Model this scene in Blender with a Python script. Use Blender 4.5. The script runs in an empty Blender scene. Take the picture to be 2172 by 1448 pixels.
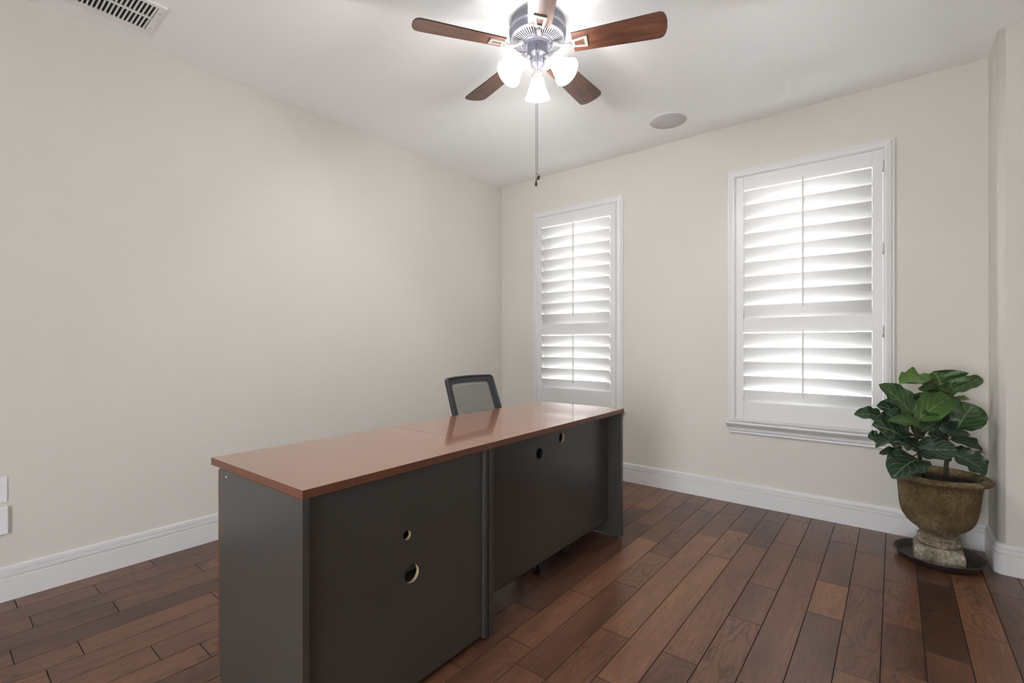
import bpy, bmesh, math, random
from mathutils import Vector, Matrix

PI = math.pi
sc = bpy.context.scene
C = sc.collection
random.seed(7)

# ------------------------------------------------------------------ materials
def newmat(name):
    m = bpy.data.materials.new(name); m.use_nodes = True
    nt = m.node_tree
    b = nt.nodes['Principled BSDF']
    return m, nt, b

def N(nt, typ, **kw):
    n = nt.nodes.new(typ)
    for k, v in kw.items():
        if k in n.inputs: n.inputs[k].default_value = v
        else: setattr(n, k, v)
    return n

def L(nt, a, b): nt.links.new(a, b)

def simple(name, col, rough=.5, metal=0., coat=0., spec=.5, noise=0., nscale=40., bump=0., bscale=200.):
    m, nt, b = newmat(name)
    b.inputs['Base Color'].default_value = (*col, 1)
    b.inputs['Roughness'].default_value = rough
    b.inputs['Metallic'].default_value = metal
    b.inputs['Coat Weight'].default_value = coat
    b.inputs['Specular IOR Level'].default_value = spec
    tc = N(nt, 'ShaderNodeTexCoord')
    if noise > 0:
        nz = N(nt, 'ShaderNodeTexNoise', Scale=nscale, Detail=4.)
        L(nt, tc.outputs['Object'], nz.inputs['Vector'])
        mx = N(nt, 'ShaderNodeMix', data_type='RGBA')
        mx.inputs[6].default_value = (*[c * (1 - noise) for c in col], 1)
        mx.inputs[7].default_value = (*[min(1, c * (1 + noise)) for c in col], 1)
        L(nt, nz.outputs['Fac'], mx.inputs[0]); L(nt, mx.outputs[2], b.inputs['Base Color'])
    if bump > 0:
        nz = N(nt, 'ShaderNodeTexNoise', Scale=bscale, Detail=3.)
        L(nt, tc.outputs['Object'], nz.inputs['Vector'])
        bp = N(nt, 'ShaderNodeBump', Strength=bump, Distance=.002)
        L(nt, nz.outputs['Fac'], bp.inputs['Height']); L(nt, bp.outputs['Normal'], b.inputs['Normal'])
    return m

def ramp(nt, stops):
    r = N(nt, 'ShaderNodeValToRGB')
    e = r.color_ramp.elements
    while len(e) > 1: e.remove(e[-1])
    e[0].position = stops[0][0]; e[0].color = (*stops[0][1], 1)
    for p, c in stops[1:]:
        x = e.new(p); x.color = (*c, 1)
    return r

def wall_mat(name, col, bumpk):
    m, nt, b = newmat(name)
    b.inputs['Roughness'].default_value = .75
    b.inputs['Specular IOR Level'].default_value = .3
    tc = N(nt, 'ShaderNodeTexCoord')
    nz = N(nt, 'ShaderNodeTexNoise', Scale=1.3, Detail=3.)
    L(nt, tc.outputs['Object'], nz.inputs['Vector'])
    mx = N(nt, 'ShaderNodeMix', data_type='RGBA')
    mx.inputs[6].default_value = (*[c * .97 for c in col], 1); mx.inputs[7].default_value = (*[c * 1.03 for c in col], 1)
    L(nt, nz.outputs['Fac'], mx.inputs[0]); L(nt, mx.outputs[2], b.inputs['Base Color'])
    v = N(nt, 'ShaderNodeTexNoise', Scale=170., Detail=2.)
    L(nt, tc.outputs['Object'], v.inputs['Vector'])
    bp = N(nt, 'ShaderNodeBump', Strength=bumpk, Distance=.0015)
    L(nt, v.outputs['Fac'], bp.inputs['Height']); L(nt, bp.outputs['Normal'], b.inputs['Normal'])
    return m

M_WALL = wall_mat('painted_plaster_beige', (.653, .629, .584), .35)
M_CEIL = wall_mat('painted_ceiling_white', (.91, .92, .915), .3)
M_TRIM = simple('trim_white_paint', (.70, .70, .71), .35)
M_SHUT = simple('shutter_white_paint', (.71, .71, .71), .4)
def louver_mat():
    m, nt, b = newmat('shutter_louver_white')
    b.inputs['Base Color'].default_value = (.88, .88, .875, 1); b.inputs['Roughness'].default_value = .65; b.inputs['Specular IOR Level'].default_value = .15
    t = N(nt, 'ShaderNodeBsdfTranslucent'); t.inputs[0].default_value = (.9, .9, .89, 1)
    x = N(nt, 'ShaderNodeMixShader'); x.inputs[0].default_value = .17
    L(nt, b.outputs[0], x.inputs[1]); L(nt, t.outputs[0], x.inputs[2])
    L(nt, x.outputs[0], nt.nodes['Material Output'].inputs[0])
    return m
M_LOUV = louver_mat()
M_VENTW = simple('vent_white_enamel', (.80, .80, .79), .4)
M_DUCTSHADE = simple('duct_shade_black', (.012, .012, .012), .8)
M_GRILLE = simple('speaker_grille_mesh', (.56, .555, .56), .6, noise=.06, nscale=900)
M_PLATE = simple('plate_white_plastic', (.80, .80, .83), .3)
M_STEEL = simple('bright_steel', (.55, .55, .55), .3, metal=1)
M_HINGE = simple('hinge_white_metal', (.70, .70, .70), .35)
M_GREY = None
M_RAW = simple('raw_particle_board', (.50, .40, .27), .85, noise=.35, nscale=300)
M_BLACK = simple('black_plastic', (.018, .018, .02), .45)
M_DARKIN = simple('dark_laminate_inside', (.03, .031, .032), .5)
M_FABRIC = simple('black_mesh_fabric', (.022, .023, .027), .8, noise=.3, nscale=900)
M_SEAT = simple('black_seat_fabric', (.02, .02, .022), .9, noise=.3, nscale=500)
M_PEWTER = simple('dark_pewter_metal', (.19, .19, .24), .35, metal=.35, noise=.1, nscale=30)
M_PEWTER2 = simple('pewter_light_band', (.42, .42, .46), .3, metal=.5)
M_NICKEL = simple('brushed_nickel', (.55, .53, .51), .35, metal=.75)
M_BRONZE = simple('dark_bronze', (.05, .04, .032), .3, metal=.7)
M_SAUCER = simple('saucer_dark_brown_plastic', (.045, .036, .032), .45, noise=.2, nscale=20)
M_SOIL = simple('potting_soil', (.02, .013, .009), .95, noise=.6, nscale=120, bump=.8, bscale=150)
M_STEM = simple('fig_bark', (.06, .05, .03), .85, noise=.4, nscale=90)

def laminate_grey():
    m, nt, b = newmat('charcoal_laminate_with_scuffs')
    b.inputs['Roughness'].default_value = .30
    tc = N(nt, 'ShaderNodeTexCoord')
    # sparse chips
    v = N(nt, 'ShaderNodeTexVoronoi', Scale=22., feature='F1')
    L(nt, tc.outputs['Object'], v.inputs['Vector'])
    lt = N(nt, 'ShaderNodeMath', operation='LESS_THAN'); lt.inputs[1].default_value = .045
    L(nt, v.outputs['Distance'], lt.inputs[0])
    sep = N(nt, 'ShaderNodeSeparateColor'); L(nt, v.outputs['Color'], sep.inputs[0])
    gt = N(nt, 'ShaderNodeMath', operation='GREATER_THAN'); gt.inputs[1].default_value = .72
    L(nt, sep.outputs[0], gt.inputs[0])
    mu = N(nt, 'ShaderNodeMath', operation='MULTIPLY')
    L(nt, lt.outputs[0], mu.inputs[0]); L(nt, gt.outputs[0], mu.inputs[1])
    nz = N(nt, 'ShaderNodeTexNoise', Scale=3., Detail=3.); L(nt, tc.outputs['Object'], nz.inputs['Vector'])
    r = ramp(nt, [(.3, (.048, .044, .039)), (.7, (.055, .051, .046))])
    L(nt, nz.outputs['Fac'], r.inputs[0])
    mx = N(nt, 'ShaderNodeMix', data_type='RGBA'); mx.inputs[7].default_value = (.32, .31, .29, 1)
    L(nt, mu.outputs[0], mx.inputs[0]); L(nt, r.outputs[0], mx.inputs[6]); L(nt, mx.outputs[2], b.inputs['Base Color'])
    return m
M_GREY = laminate_grey()

def cherry(name, a, bcol, rough, coat, sc3=(60, 3, 60)):
    m, nt, b = newmat(name)
    b.inputs['Roughness'].default_value = rough
    b.inputs['Coat Weight'].default_value = coat
    b.inputs['Coat Roughness'].default_value = rough * .3
    tc = N(nt, 'ShaderNodeTexCoord')
    mp = N(nt, 'ShaderNodeMapping'); mp.inputs['Scale'].default_value = sc3
    L(nt, tc.outputs['Object'], mp.inputs['Vector'])
    nz = N(nt, 'ShaderNodeTexNoise', Scale=1., Detail=6., Roughness=.6, Distortion=.6)
    L(nt, mp.outputs[0], nz.inputs['Vector'])
    r = ramp(nt, [(.3, a), (.7, bcol)])
    L(nt, nz.outputs['Fac'], r.inputs[0]); L(nt, r.outputs[0], b.inputs['Base Color'])
    return m
M_TOP = cherry('cherry_laminate_top', (.225, .082, .042), (.28, .108, .056), .25, .9)
M_EDGE = cherry('cherry_edge_band', (.115, .040, .020), (.145, .052, .027), .4, .05)
M_BLADE = cherry('walnut_fan_blade', (.040, .017, .012), (.15, .060, .033), .3, .2, (6, 50, 6))
M_BLADETOP = simple('fan_blade_upper_face', (.05, .03, .025), .4)

def floor_mat():
    m, nt, b = newmat('hand_scraped_hickory_planks')
    tc = N(nt, 'ShaderNodeTexCoord')
    at = N(nt, 'ShaderNodeAttribute', attribute_name='plank')
    sep = N(nt, 'ShaderNodeSeparateColor'); L(nt, at.outputs['Color'], sep.inputs[0])
    # per plank offset of the grain
    sc_ = N(nt, 'ShaderNodeVectorMath', operation='SCALE'); sc_.inputs['Scale'].default_value = 37.
    L(nt, at.outputs['Color'], sc_.inputs[0])
    ad = N(nt, 'ShaderNodeVectorMath', operation='ADD')
    L(nt, tc.outputs['Object'], ad.inputs[0]); L(nt, sc_.outputs[0], ad.inputs[1])
    mp = N(nt, 'ShaderNodeMapping'); mp.inputs['Scale'].default_value = (1, .07, 1)
    L(nt, ad.outputs[0], mp.inputs['Vector'])
    # fine fibres
    fib = N(nt, 'ShaderNodeTexNoise', Scale=130., Detail=5., Roughness=.65, Distortion=.4)
    L(nt, mp.outputs[0], fib.inputs['Vector'])
    # cathedral lines
    mp2 = N(nt, 'ShaderNodeMapping'); mp2.inputs['Scale'].default_value = (1, .27, 1)
    L(nt, ad.outputs[0], mp2.inputs['Vector'])
    cn = N(nt, 'ShaderNodeTexNoise', Scale=7., Detail=2.5, Roughness=.55, Distortion=.5)
    L(nt, mp2.outputs[0], cn.inputs['Vector'])
    ml = N(nt, 'ShaderNodeMath', operation='MULTIPLY'); ml.inputs[1].default_value = 75.
    L(nt, cn.outputs['Fac'], ml.inputs[0])
    sn = N(nt, 'ShaderNodeMath', operation='SINE'); L(nt, ml.outputs[0], sn.inputs[0])
    lines = N(nt, 'ShaderNodeMapRange'); lines.inputs[1].default_value = .55; lines.inputs[2].default_value = 1.
    L(nt, sn.outputs[0], lines.inputs[0])
    # broad blotches
    bl = N(nt, 'ShaderNodeTexNoise', Scale=9., Detail=3., Roughness=.5)
    L(nt, mp2.outputs[0], bl.inputs['Vector'])
    # base tone per plank
    r = ramp(nt, [(0., (.036, .016, .009)), (.28, (.078, .035, .022)), (.5, (.124, .055, .032)), (.75, (.160, .073, .040)), (1., (.24, .112, .052))])
    a1 = N(nt, 'ShaderNodeMath', operation='MULTIPLY_ADD'); a1.inputs[1].default_value = .75; 
    L(nt, bl.outputs['Fac'], a1.inputs[0])
    s0 = N(nt, 'ShaderNodeMath', operation='SUBTRACT'); s0.inputs[1].default_value = .375
    L(nt, sep.outputs[0], s0.inputs[0]); L(nt, s0.outputs[0], a1.inputs[2])
    L(nt, a1.outputs[0], r.inputs[0])
    # fibres darken / lighten
    f1 = N(nt, 'ShaderNodeMapRange'); f1.inputs[1].default_value = .3; f1.inputs[2].default_value = .7; f1.inputs[3].default_value = .70; f1.inputs[4].default_value = 1.30
    L(nt, fib.outputs['Fac'], f1.inputs[0])
    mu = N(nt, 'ShaderNodeVectorMath', operation='SCALE'); L(nt, r.outputs[0], mu.inputs[0]); L(nt, f1.outputs[0], mu.inputs['Scale'])
    # lines strength by plank random (green)
    ls = N(nt, 'ShaderNodeMath', operation='MULTIPLY'); L(nt, lines.outputs[0], ls.inputs[0]); L(nt, sep.outputs[1], ls.inputs[1])
    ls2 = N(nt, 'ShaderNodeMath', operation='MULTIPLY'); ls2.inputs[1].default_value = .65; L(nt, ls.outputs[0], ls2.inputs[0])
    mx = N(nt, 'ShaderNodeMix', data_type='RGBA'); mx.inputs[7].default_value = (.022, .011, .008, 1)
    L(nt, ls2.outputs[0], mx.inputs[0]); L(nt, mu.outputs[0], mx.inputs[6])
    L(nt, mx.outputs[2], b.inputs['Base Color'])
    rr = N(nt, 'ShaderNodeMapRange'); rr.inputs[3].default_value = .27; rr.inputs[4].default_value = .32
    L(nt, fib.outputs['Fac'], rr.inputs[0]); L(nt, rr.outputs[0], b.inputs['Roughness'])
    # scraped relief
    mp3 = N(nt, 'ShaderNodeMapping'); mp3.inputs['Scale'].default_value = (1, .25, 1); L(nt, ad.outputs[0], mp3.inputs['Vector'])
    sw = N(nt, 'ShaderNodeTexNoise', Scale=22., Detail=2.); L(nt, mp3.outputs[0], sw.inputs['Vector'])
    b1 = N(nt, 'ShaderNodeBump', Strength=.10, Distance=.004); L(nt, sw.outputs['Fac'], b1.inputs['Height'])
    b2 = N(nt, 'ShaderNodeBump', Strength=.02, Distance=.001); L(nt, fib.outputs['Fac'], b2.inputs['Height']); L(nt, b1.outputs[0], b2.inputs['Normal'])
    L(nt, b2.outputs[0], b.inputs['Normal'])
    return m
M_FLOOR = floor_mat()

def urn_mat():
    m, nt, b = newmat('weathered_cast_stone')
    b.inputs['Roughness'].default_value = .9
    tc = N(nt, 'ShaderNodeTexCoord')
    n1 = N(nt, 'ShaderNodeTexNoise', Scale=9., Detail=6., Roughness=.65); L(nt, tc.outputs['Object'], n1.inputs['Vector'])
    n2 = N(nt, 'ShaderNodeTexNoise', Scale=75., Detail=6., Roughness=.75); L(nt, tc.outputs['Object'], n2.inputs['Vector'])
    # mossy brown bowl, pale grey foot (weathering differs with height)
    sx = N(nt, 'ShaderNodeSeparateXYZ'); L(nt, tc.outputs['Object'], sx.inputs[0])
    hz = N(nt, 'ShaderNodeMapRange'); hz.inputs[1].default_value = .10; hz.inputs[2].default_value = .22
    L(nt, sx.outputs['Z'], hz.inputs[0])
    r1 = ramp(nt, [(.3, (.085, .055, .022)), (.5, (.165, .108, .045)), (.7, (.26, .185, .095))])
    r2 = ramp(nt, [(.3, (.15, .115, .075)), (.5, (.34, .29, .22)), (.68, (.56, .52, .45))])
    L(nt, n1.outputs['Fac'], r1.inputs[0]); L(nt, n1.outputs['Fac'], r2.inputs[0])
    mx = N(nt, 'ShaderNodeMix', data_type='RGBA'); L(nt, hz.outputs[0], mx.inputs[0]); L(nt, r2.outputs[0], mx.inputs[6]); L(nt, r1.outputs[0], mx.inputs[7])
    # light worn rim
    rz = N(nt, 'ShaderNodeMapRange'); rz.inputs[1].default_value = .425; rz.inputs[2].default_value = .455; rz.inputs[4].default_value = .45
    L(nt, sx.outputs['Z'], rz.inputs[0])
    n3 = N(nt, 'ShaderNodeTexNoise', Scale=22., Detail=4.); L(nt, tc.outputs['Object'], n3.inputs['Vector'])
    mr = N(nt, 'ShaderNodeMapRange'); mr.inputs[1].default_value = .45; mr.inputs[2].default_value = .6; L(nt, n3.outputs['Fac'], mr.inputs[0])
    mm = N(nt, 'ShaderNodeMath', operation='MULTIPLY'); L(nt, rz.outputs[0], mm.inputs[0]); L(nt, mr.outputs[0], mm.inputs[1])
    mx2 = N(nt, 'ShaderNodeMix', data_type='RGBA'); mx2.inputs[7].default_value = (.40, .33, .23, 1)
    L(nt, mm.outputs[0], mx2.inputs[0]); L(nt, mx.outputs[2], mx2.inputs[6])
    f = N(nt, 'ShaderNodeMapRange'); f.inputs[1].default_value = .3; f.inputs[2].default_value = .7; f.inputs[3].default_value = .35; f.inputs[4].default_value = 1.45
    L(nt, n2.outputs['Fac'], f.inputs[0])
    mu = N(nt, 'ShaderNodeVectorMath', operation='SCALE'); L(nt, mx2.outputs[2], mu.inputs[0]); L(nt, f.outputs[0], mu.inputs['Scale'])
    L(nt, mu.outputs[0], b.inputs['Base Color'])
    bp = N(nt, 'ShaderNodeBump', Strength=1., Distance=.008); L(nt, n2.outputs['Fac'], bp.inputs['Height']); L(nt, bp.outputs[0], b.inputs['Normal'])
    return m
M_URN = urn_mat()

def leaf_mat():
    m, nt, b = newmat('fiddle_leaf_fig_leaf')
    uv = N(nt, 'ShaderNodeUVMap'); uv.uv_map = 'UVMap'
    sx = N(nt, 'ShaderNodeSeparateXYZ'); L(nt, uv.outputs[0], sx.inputs[0])
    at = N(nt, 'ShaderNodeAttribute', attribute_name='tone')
    # |u|
    ab = N(nt, 'ShaderNodeMath', operation='ABSOLUTE'); L(nt, sx.outputs['X'], ab.inputs[0])
    mid = N(nt, 'ShaderNodeMapRange'); mid.inputs[1].default_value = .022; mid.inputs[2].default_value = .05; mid.inputs[3].default_value = 1.; mid.inputs[4].default_value = 0.
    L(nt, ab.outputs[0], mid.inputs[0])
    # side veins: v*7 - |u|*2.6
    a = N(nt, 'ShaderNodeMath', operation='MULTIPLY'); a.inputs[1].default_value = 5.2; L(nt, sx.outputs['Y'], a.inputs[0])
    p = N(nt, 'ShaderNodeMath', operation='POWER'); p.inputs[1].default_value = 1.25; L(nt, ab.outputs[0], p.inputs[0])
    c = N(nt, 'ShaderNodeMath', operation='MULTIPLY_ADD'); c.inputs[1].default_value = -2.4; L(nt, p.outputs[0], c.inputs[0]); L(nt, a.outputs[0], c.inputs[2])
    fr = N(nt, 'ShaderNodeMath', operation='FRACT'); L(nt, c.outputs[0], fr.inputs[0])
    su = N(nt, 'ShaderNodeMath', operation='SUBTRACT'); su.inputs[1].default_value = .5; L(nt, fr.outputs[0], su.inputs[0])
    ab2 = N(nt, 'ShaderNodeMath', operation='ABSOLUTE'); L(nt, su.outputs[0], ab2.inputs[0])
    sv = N(nt, 'ShaderNodeMapRange'); sv.inputs[1].default_value = .03; sv.inputs[2].default_value = .075; sv.inputs[3].default_value = .8; sv.inputs[4].default_value = 0.
    L(nt, ab2.outputs[0], sv.inputs[0])
    mxv = N(nt, 'ShaderNodeMath', operation='MAXIMUM'); L(nt, mid.outputs[0], mxv.inputs[0]); L(nt, sv.outputs[0], mxv.inputs[1])
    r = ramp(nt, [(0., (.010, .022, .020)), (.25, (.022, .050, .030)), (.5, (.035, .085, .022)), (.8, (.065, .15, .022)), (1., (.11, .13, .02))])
    tc = N(nt, 'ShaderNodeTexCoord')
    nz = N(nt, 'ShaderNodeTexNoise', Scale=14., Detail=4.); L(nt, tc.outputs['Object'], nz.inputs['Vector'])
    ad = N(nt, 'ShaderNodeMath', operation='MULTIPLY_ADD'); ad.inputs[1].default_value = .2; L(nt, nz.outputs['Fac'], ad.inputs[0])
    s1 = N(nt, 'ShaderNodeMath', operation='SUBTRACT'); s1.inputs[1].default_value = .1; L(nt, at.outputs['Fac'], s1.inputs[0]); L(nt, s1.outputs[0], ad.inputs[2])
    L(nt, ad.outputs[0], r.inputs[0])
    geo = N(nt, 'ShaderNodeNewGeometry')
    back = N(nt, 'ShaderNodeMix', data_type='RGBA'); back.inputs[7].default_value = (.085, .12, .05, 1)
    bf = N(nt, 'ShaderNodeMath', operation='MULTIPLY'); bf.inputs[1].default_value = .75; L(nt, geo.outputs['Backfacing'], bf.inputs[0])
    L(nt, bf.outputs[0], back.inputs[0]); L(nt, r.outputs[0], back.inputs[6])
    mx = N(nt, 'ShaderNodeMix', data_type='RGBA'); mx.inputs[7].default_value = (.26, .36, .16, 1)
    vf = N(nt, 'ShaderNodeMath', operation='MULTIPLY'); vf.inputs[1].default_value = .55; L(nt, mxv.outputs[0], vf.inputs[0])
    L(nt, vf.outputs[0], mx.inputs[0]); L(nt, back.outputs[2], mx.inputs[6]); L(nt, mx.outputs[2], b.inputs['Base Color'])
    b.inputs['Roughness'].default_value = .38
    b.inputs['Subsurface Weight'].default_value = .0
    bp = N(nt, 'ShaderNodeBump', Strength=.5, Distance=.003, invert=True); L(nt, mxv.outputs[0], bp.inputs['Height']); L(nt, bp.outputs[0], b.inputs['Normal'])
    return m
M_LEAF = leaf_mat()

def emis(name, col, strength):
    m, nt, b = newmat(name)
    b.inputs['Base Color'].default_value = (.9, .9, .9, 1)
    b.inputs['Roughness'].default_value = .3
    b.inputs['Emission Color'].default_value = (*col, 1)
    b.inputs['Emission Strength'].default_value = strength
    return m
SHADE_E = 17.
M_SHADE = emis('lit_frosted_glass', (1., .975, .96), SHADE_E)
M_BULB = emis('lit_bulb', (1., .97, .95), 30.)

def glass_mat():
    m = bpy.data.materials.new('window_glass'); m.use_nodes = True
    nt = m.node_tree; nt.nodes.clear()
    o = N(nt, 'ShaderNodeOutputMaterial'); t = N(nt, 'ShaderNodeBsdfTransparent'); g = N(nt, 'ShaderNodeBsdfGlossy', Roughness=.02)
    f = N(nt, 'ShaderNodeFresnel', IOR=1.45); x = N(nt, 'ShaderNodeMixShader')
    L(nt, f.outputs[0], x.inputs[0]); L(nt, t.outputs[0], x.inputs[1]); L(nt, g.outputs[0], x.inputs[2]); L(nt, x.outputs[0], o.inputs[0])
    return m
M_GLASS = glass_mat()

# ------------------------------------------------------------------ mesh helpers
def box(bm, x0, x1, y0, y1, z0, z1, mi=0):
    v = [bm.verts.new(p) for p in ((x0, y0, z0), (x1, y0, z0), (x1, y1, z0), (x0, y1, z0), (x0, y0, z1), (x1, y0, z1), (x1, y1, z1), (x0, y1, z1))]
    fs = []
    for q in ((0, 3, 2, 1), (4, 5, 6, 7), (0, 1, 5, 4), (1, 2, 6, 5), (2, 3, 7, 6), (3, 0, 4, 7)):
        f = bm.faces.new([v[i] for i in q]); f.material_index = mi; fs.append(f)
    return fs

def ring(bm, c, a, b, r, n, ph=0):
    return [bm.verts.new(c + a * (r * math.cos(ph + 2 * PI * i / n)) + b * (r * math.sin(ph + 2 * PI * i / n))) for i in range(n)]

def bridge(bm, A, B, mi=0, smooth=True):
    n = len(A)
    for i in range(n):
        f = bm.faces.new((A[i], A[(i + 1) % n], B[(i + 1) % n], B[i])); f.material_index = mi; f.smooth = smooth

def frame_of(d):
    d = d.normalized()
    h = Vector((0, 0, 1)) if abs(d.z) < .9 else Vector((1, 0, 0))
    a = d.cross(h).normalized(); b = d.cross(a).normalized()
    return a, b

def tube(bm, pts, r, n=10, cap=True, mi=0):
    pts = [Vector(p) for p in pts]
    rs = r if isinstance(r, (list, tuple)) else [r] * len(pts)
    prev = None; a = b = None
    for i, p in enumerate(pts):
        if i == 0: d = pts[1] - pts[0]
        elif i == len(pts) - 1: d = pts[-1] - pts[-2]
        else: d = (pts[i + 1] - pts[i]).normalized() + (pts[i] - pts[i - 1]).normalized()
        d.normalize()
        if a is None: a, b = frame_of(d)
        else:
            a = (a - d * a.dot(d)).normalized(); b = d.cross(a).normalized()
        R = ring(bm, p, a, b, rs[i], n)
        if prev: bridge(bm, prev, R, mi)
        elif cap: bm.faces.new(R[::-1]).material_index = mi
        prev = R
    if cap: bm.faces.new(prev).material_index = mi

def lathe(bm, prof, n=48, c=(0, 0, 0), axis=Vector((0, 0, 1)), mi=0, smooth=True, capend=False):
    """prof: list of (radius, height along axis)"""
    c = Vector(c); axis = axis.normalized()
    h = Vector((1, 0, 0)) if abs(axis.x) < .9 else Vector((0, 1, 0))
    a = axis.cross(h).normalized(); b = axis.cross(a).normalized()
    if axis.z > .99: a, b = Vector((1, 0, 0)), Vector((0, 1, 0))
    prev = None
    for r, z in prof:
        if r < 1e-6: R = [bm.verts.new(c + axis * z)]
        else: R = ring(bm, c + axis * z, a, b, r, n)
        if prev is not None:
            if len(prev) == 1 and len(R) > 1:
                for i in range(n):
                    f = bm.faces.new((prev[0], R[(i + 1) % n], R[i])); f.smooth = smooth; f.material_index = mi
            elif len(R) == 1 and len(prev) > 1:
                for i in range(n):
                    f = bm.faces.new((prev[i], prev[(i + 1) % n], R[0])); f.smooth = smooth; f.material_index = mi
            elif len(R) > 1: bridge(bm, prev, R, mi, smooth)
        prev = R
    return prev

def sweep_profile(bm, prof, path, closed=False, mi=0):
    """prof: [(offset outward from wall, z)], path: list of (x,y,nx,ny) where n points into the room (mitre included)"""
    rows = []
    for x, y, nx, ny in path:
        rows.append([bm.verts.new((x + nx * o, y + ny * o, z)) for o, z in prof])
    for i in range(len(rows) - 1):
        for j in range(len(prof) - 1):
            f = bm.faces.new((rows[i][j], rows[i + 1][j], rows[i + 1][j + 1], rows[i][j + 1])); f.material_index = mi
    bm.faces.new(rows[0]); bm.faces.new(rows[-1][::-1])

def build(name, bm, mats, parent=None, loc=None, bevel=0, autosmooth=None):
    bmesh.ops.recalc_face_normals(bm, faces=bm.faces)
    me = bpy.data.meshes.new(name); bm.to_mesh(me); bm.free()
    for m in (mats if isinstance(mats, (list, tuple)) else [mats]): me.materials.append(m)
    o = bpy.data.objects.new(name, me); C.objects.link(o)
    if parent: o.parent = parent
    if loc: o.location = loc
    if bevel:
        md = o.modifiers.new('bevel', 'BEVEL'); md.width = bevel; md.segments = 2; md.limit_method = 'ANGLE'; md.angle_limit = math.radians(40)
    return o

def struct(name, bm, mats, parent=None, bevel=0):
    o = build(name, bm, mats, parent, bevel=bevel)
    if parent is None: o['kind'] = 'structure'
    return o

def thing(name, label, cat, loc=(0, 0, 0), rz=0, group=None):
    o = bpy.data.objects.new(name, None); C.objects.link(o)
    o.location = loc; o.rotation_euler = (0, 0, rz); o.empty_display_size = .1
    o['label'] = label; o['category'] = cat
    if group: o['group'] = group
    return o

def tag(o, label, cat, group=None):
    o['label'] = label; o['category'] = cat
    if group: o['group'] = group
    return o

NB = bmesh.new

# ------------------------------------------------------------------ room shell
H = 2.743; D = 3.715; XR = 3.53; YJ = 3.41; XE = 4.6; YB = -1.9; TW = .14
# floor : planks along y, one mesh
P0 = .133; PW = .1283
JO = {0: [.519, 1.45], 1: [.287, .90, 1.9], 2: [.537, 1.3], 3: [.21, .95, 1.7], 4: [-.1, .381, .844, 1.5], 5: [.278, 1.0], 6: [-.3, .55], 7: [.673],
      11: [3.36], 12: [1.926, 3.155], 13: [1.207, 1.671, 2.904], 14: [1.452, 1.915, 2.692], 15: [1.35, 2.12, 2.539], 16: [1.737, 2.973, 3.424],
      17: [1.473, 2.714, 3.152], 18: [1.749, 2.995, 3.463], 19: [2.159, 2.514, 3.126, 3.583], 20: [1.758, 2.978], 21: [2.404, 2.755],
      22: [2.04, 2.805, 3.267], 23: [2.509, 2.961], 24: [3.067], 25: [2.634], 26: [3.117]}
TONE = {(24, 3.0): .0, (24, 2.5): .0, (25, 3.0): .85, (25, 2.3): .6, (21, 2.6): .95, (21, 3.2): .3, (19, 2.3): .4, (18, 3.2): .25, (14, 2.5): .8,
        (15, 2.3): .7, (16, 2.4): .75, (17, 2.9): .8, (16, 3.2): .45, (15, 3.0): .4, (14, 3.1): .3, (13, 2.3): .55, (13, 1.4): .45, (14, 1.7): .7,
        (17, 2.2): .75, (18, 2.3): .55, (20, 2.3): .5, (21, 2.0): .3, (22, 2.4): .4, (23, 2.7): .5, (23, 2.2): .3, (17, 3.3): .25, (26, 2.8): .25,
        (20, 3.3): .4, (22, 3.0): .4, (3, .15): .55, (3, .5): .2, (2, .3): .35, (4, .6): .6, (5, .6): .5, (13, 1.9): .3, (12, 1.7): .25, (12, 2.5): .1, (24, 3.3): .3}
bm = NB()
lay = bm.loops.layers.float_color.new('plank')
rnd = random.Random(5)
k = -2
while P0 + k * PW < XE + .05:
    xa = max(P0 + k * PW, -.02); xb = P0 + (k + 1) * PW
    k0 = k
    js = sorted(JO.get(k, []))
    y = js[0] if js else 1. + rnd.uniform(-.4, .4)
    lo = [y]
    while lo[0] > YB - .3: lo.insert(0, lo[0] - rnd.choice([.35, .5, .75, .95, 1.15]))
    y = js[-1] if js else lo[-1]
    hi = []
    while (hi[-1] if hi else y) < D + .05: hi.append((hi[-1] if hi else y) + rnd.choice([.4, .6, .85, 1.1]))
    ys = lo + [j for j in js if j > lo[-1] + .01] + hi
    for a, b_ in zip(ys, ys[1:]):
        if b_ < YB - .1 or a > D + .05: continue
        tone = rnd.choice([.40, .44, .47, .5, .5, .53, .57, .62]); g = rnd.random()
        for (kk, yy), t in TONE.items():
            if kk == k and a <= yy < b_: tone = .5 + (t - .5) * .85
        col = (tone, g, rnd.random(), 1)
        e = .0019; zt = 0.; zb = -.003
        o = [bm.verts.new(p) for p in ((xa, a, zb), (xb, a, zb), (xb, b_, zb), (xa, b_, zb))]
        i_ = [bm.verts.new(p) for p in ((xa + e, a + e, zt), (xb - e, a + e, zt), (xb - e, b_ - e, zt), (xa + e, b_ - e, zt))]
        fs = [bm.faces.new(i_)] + [bm.faces.new((o[q], o[(q + 1) % 4], i_[(q + 1) % 4], i_[q])) for q in range(4)]
        for q, f in enumerate(fs):
            f.material_index = 1 if q else 0
            for l in f.loops: l[lay] = col
    k = k0 + 1
fl = build('floor', bm, [M_FLOOR, simple('stained_plank_bevel', (.035, .018, .013), .5)]); fl['kind'] = 'structure'

bm = NB(); box(bm, -TW, XE + TW, YB - TW, D + TW, H, H + .12); struct('ceiling', bm, M_CEIL)
bm = NB(); box(bm, -TW, 0, YB - TW, D + TW, -.05, H); struct('wall_left', bm, M_WALL)
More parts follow.
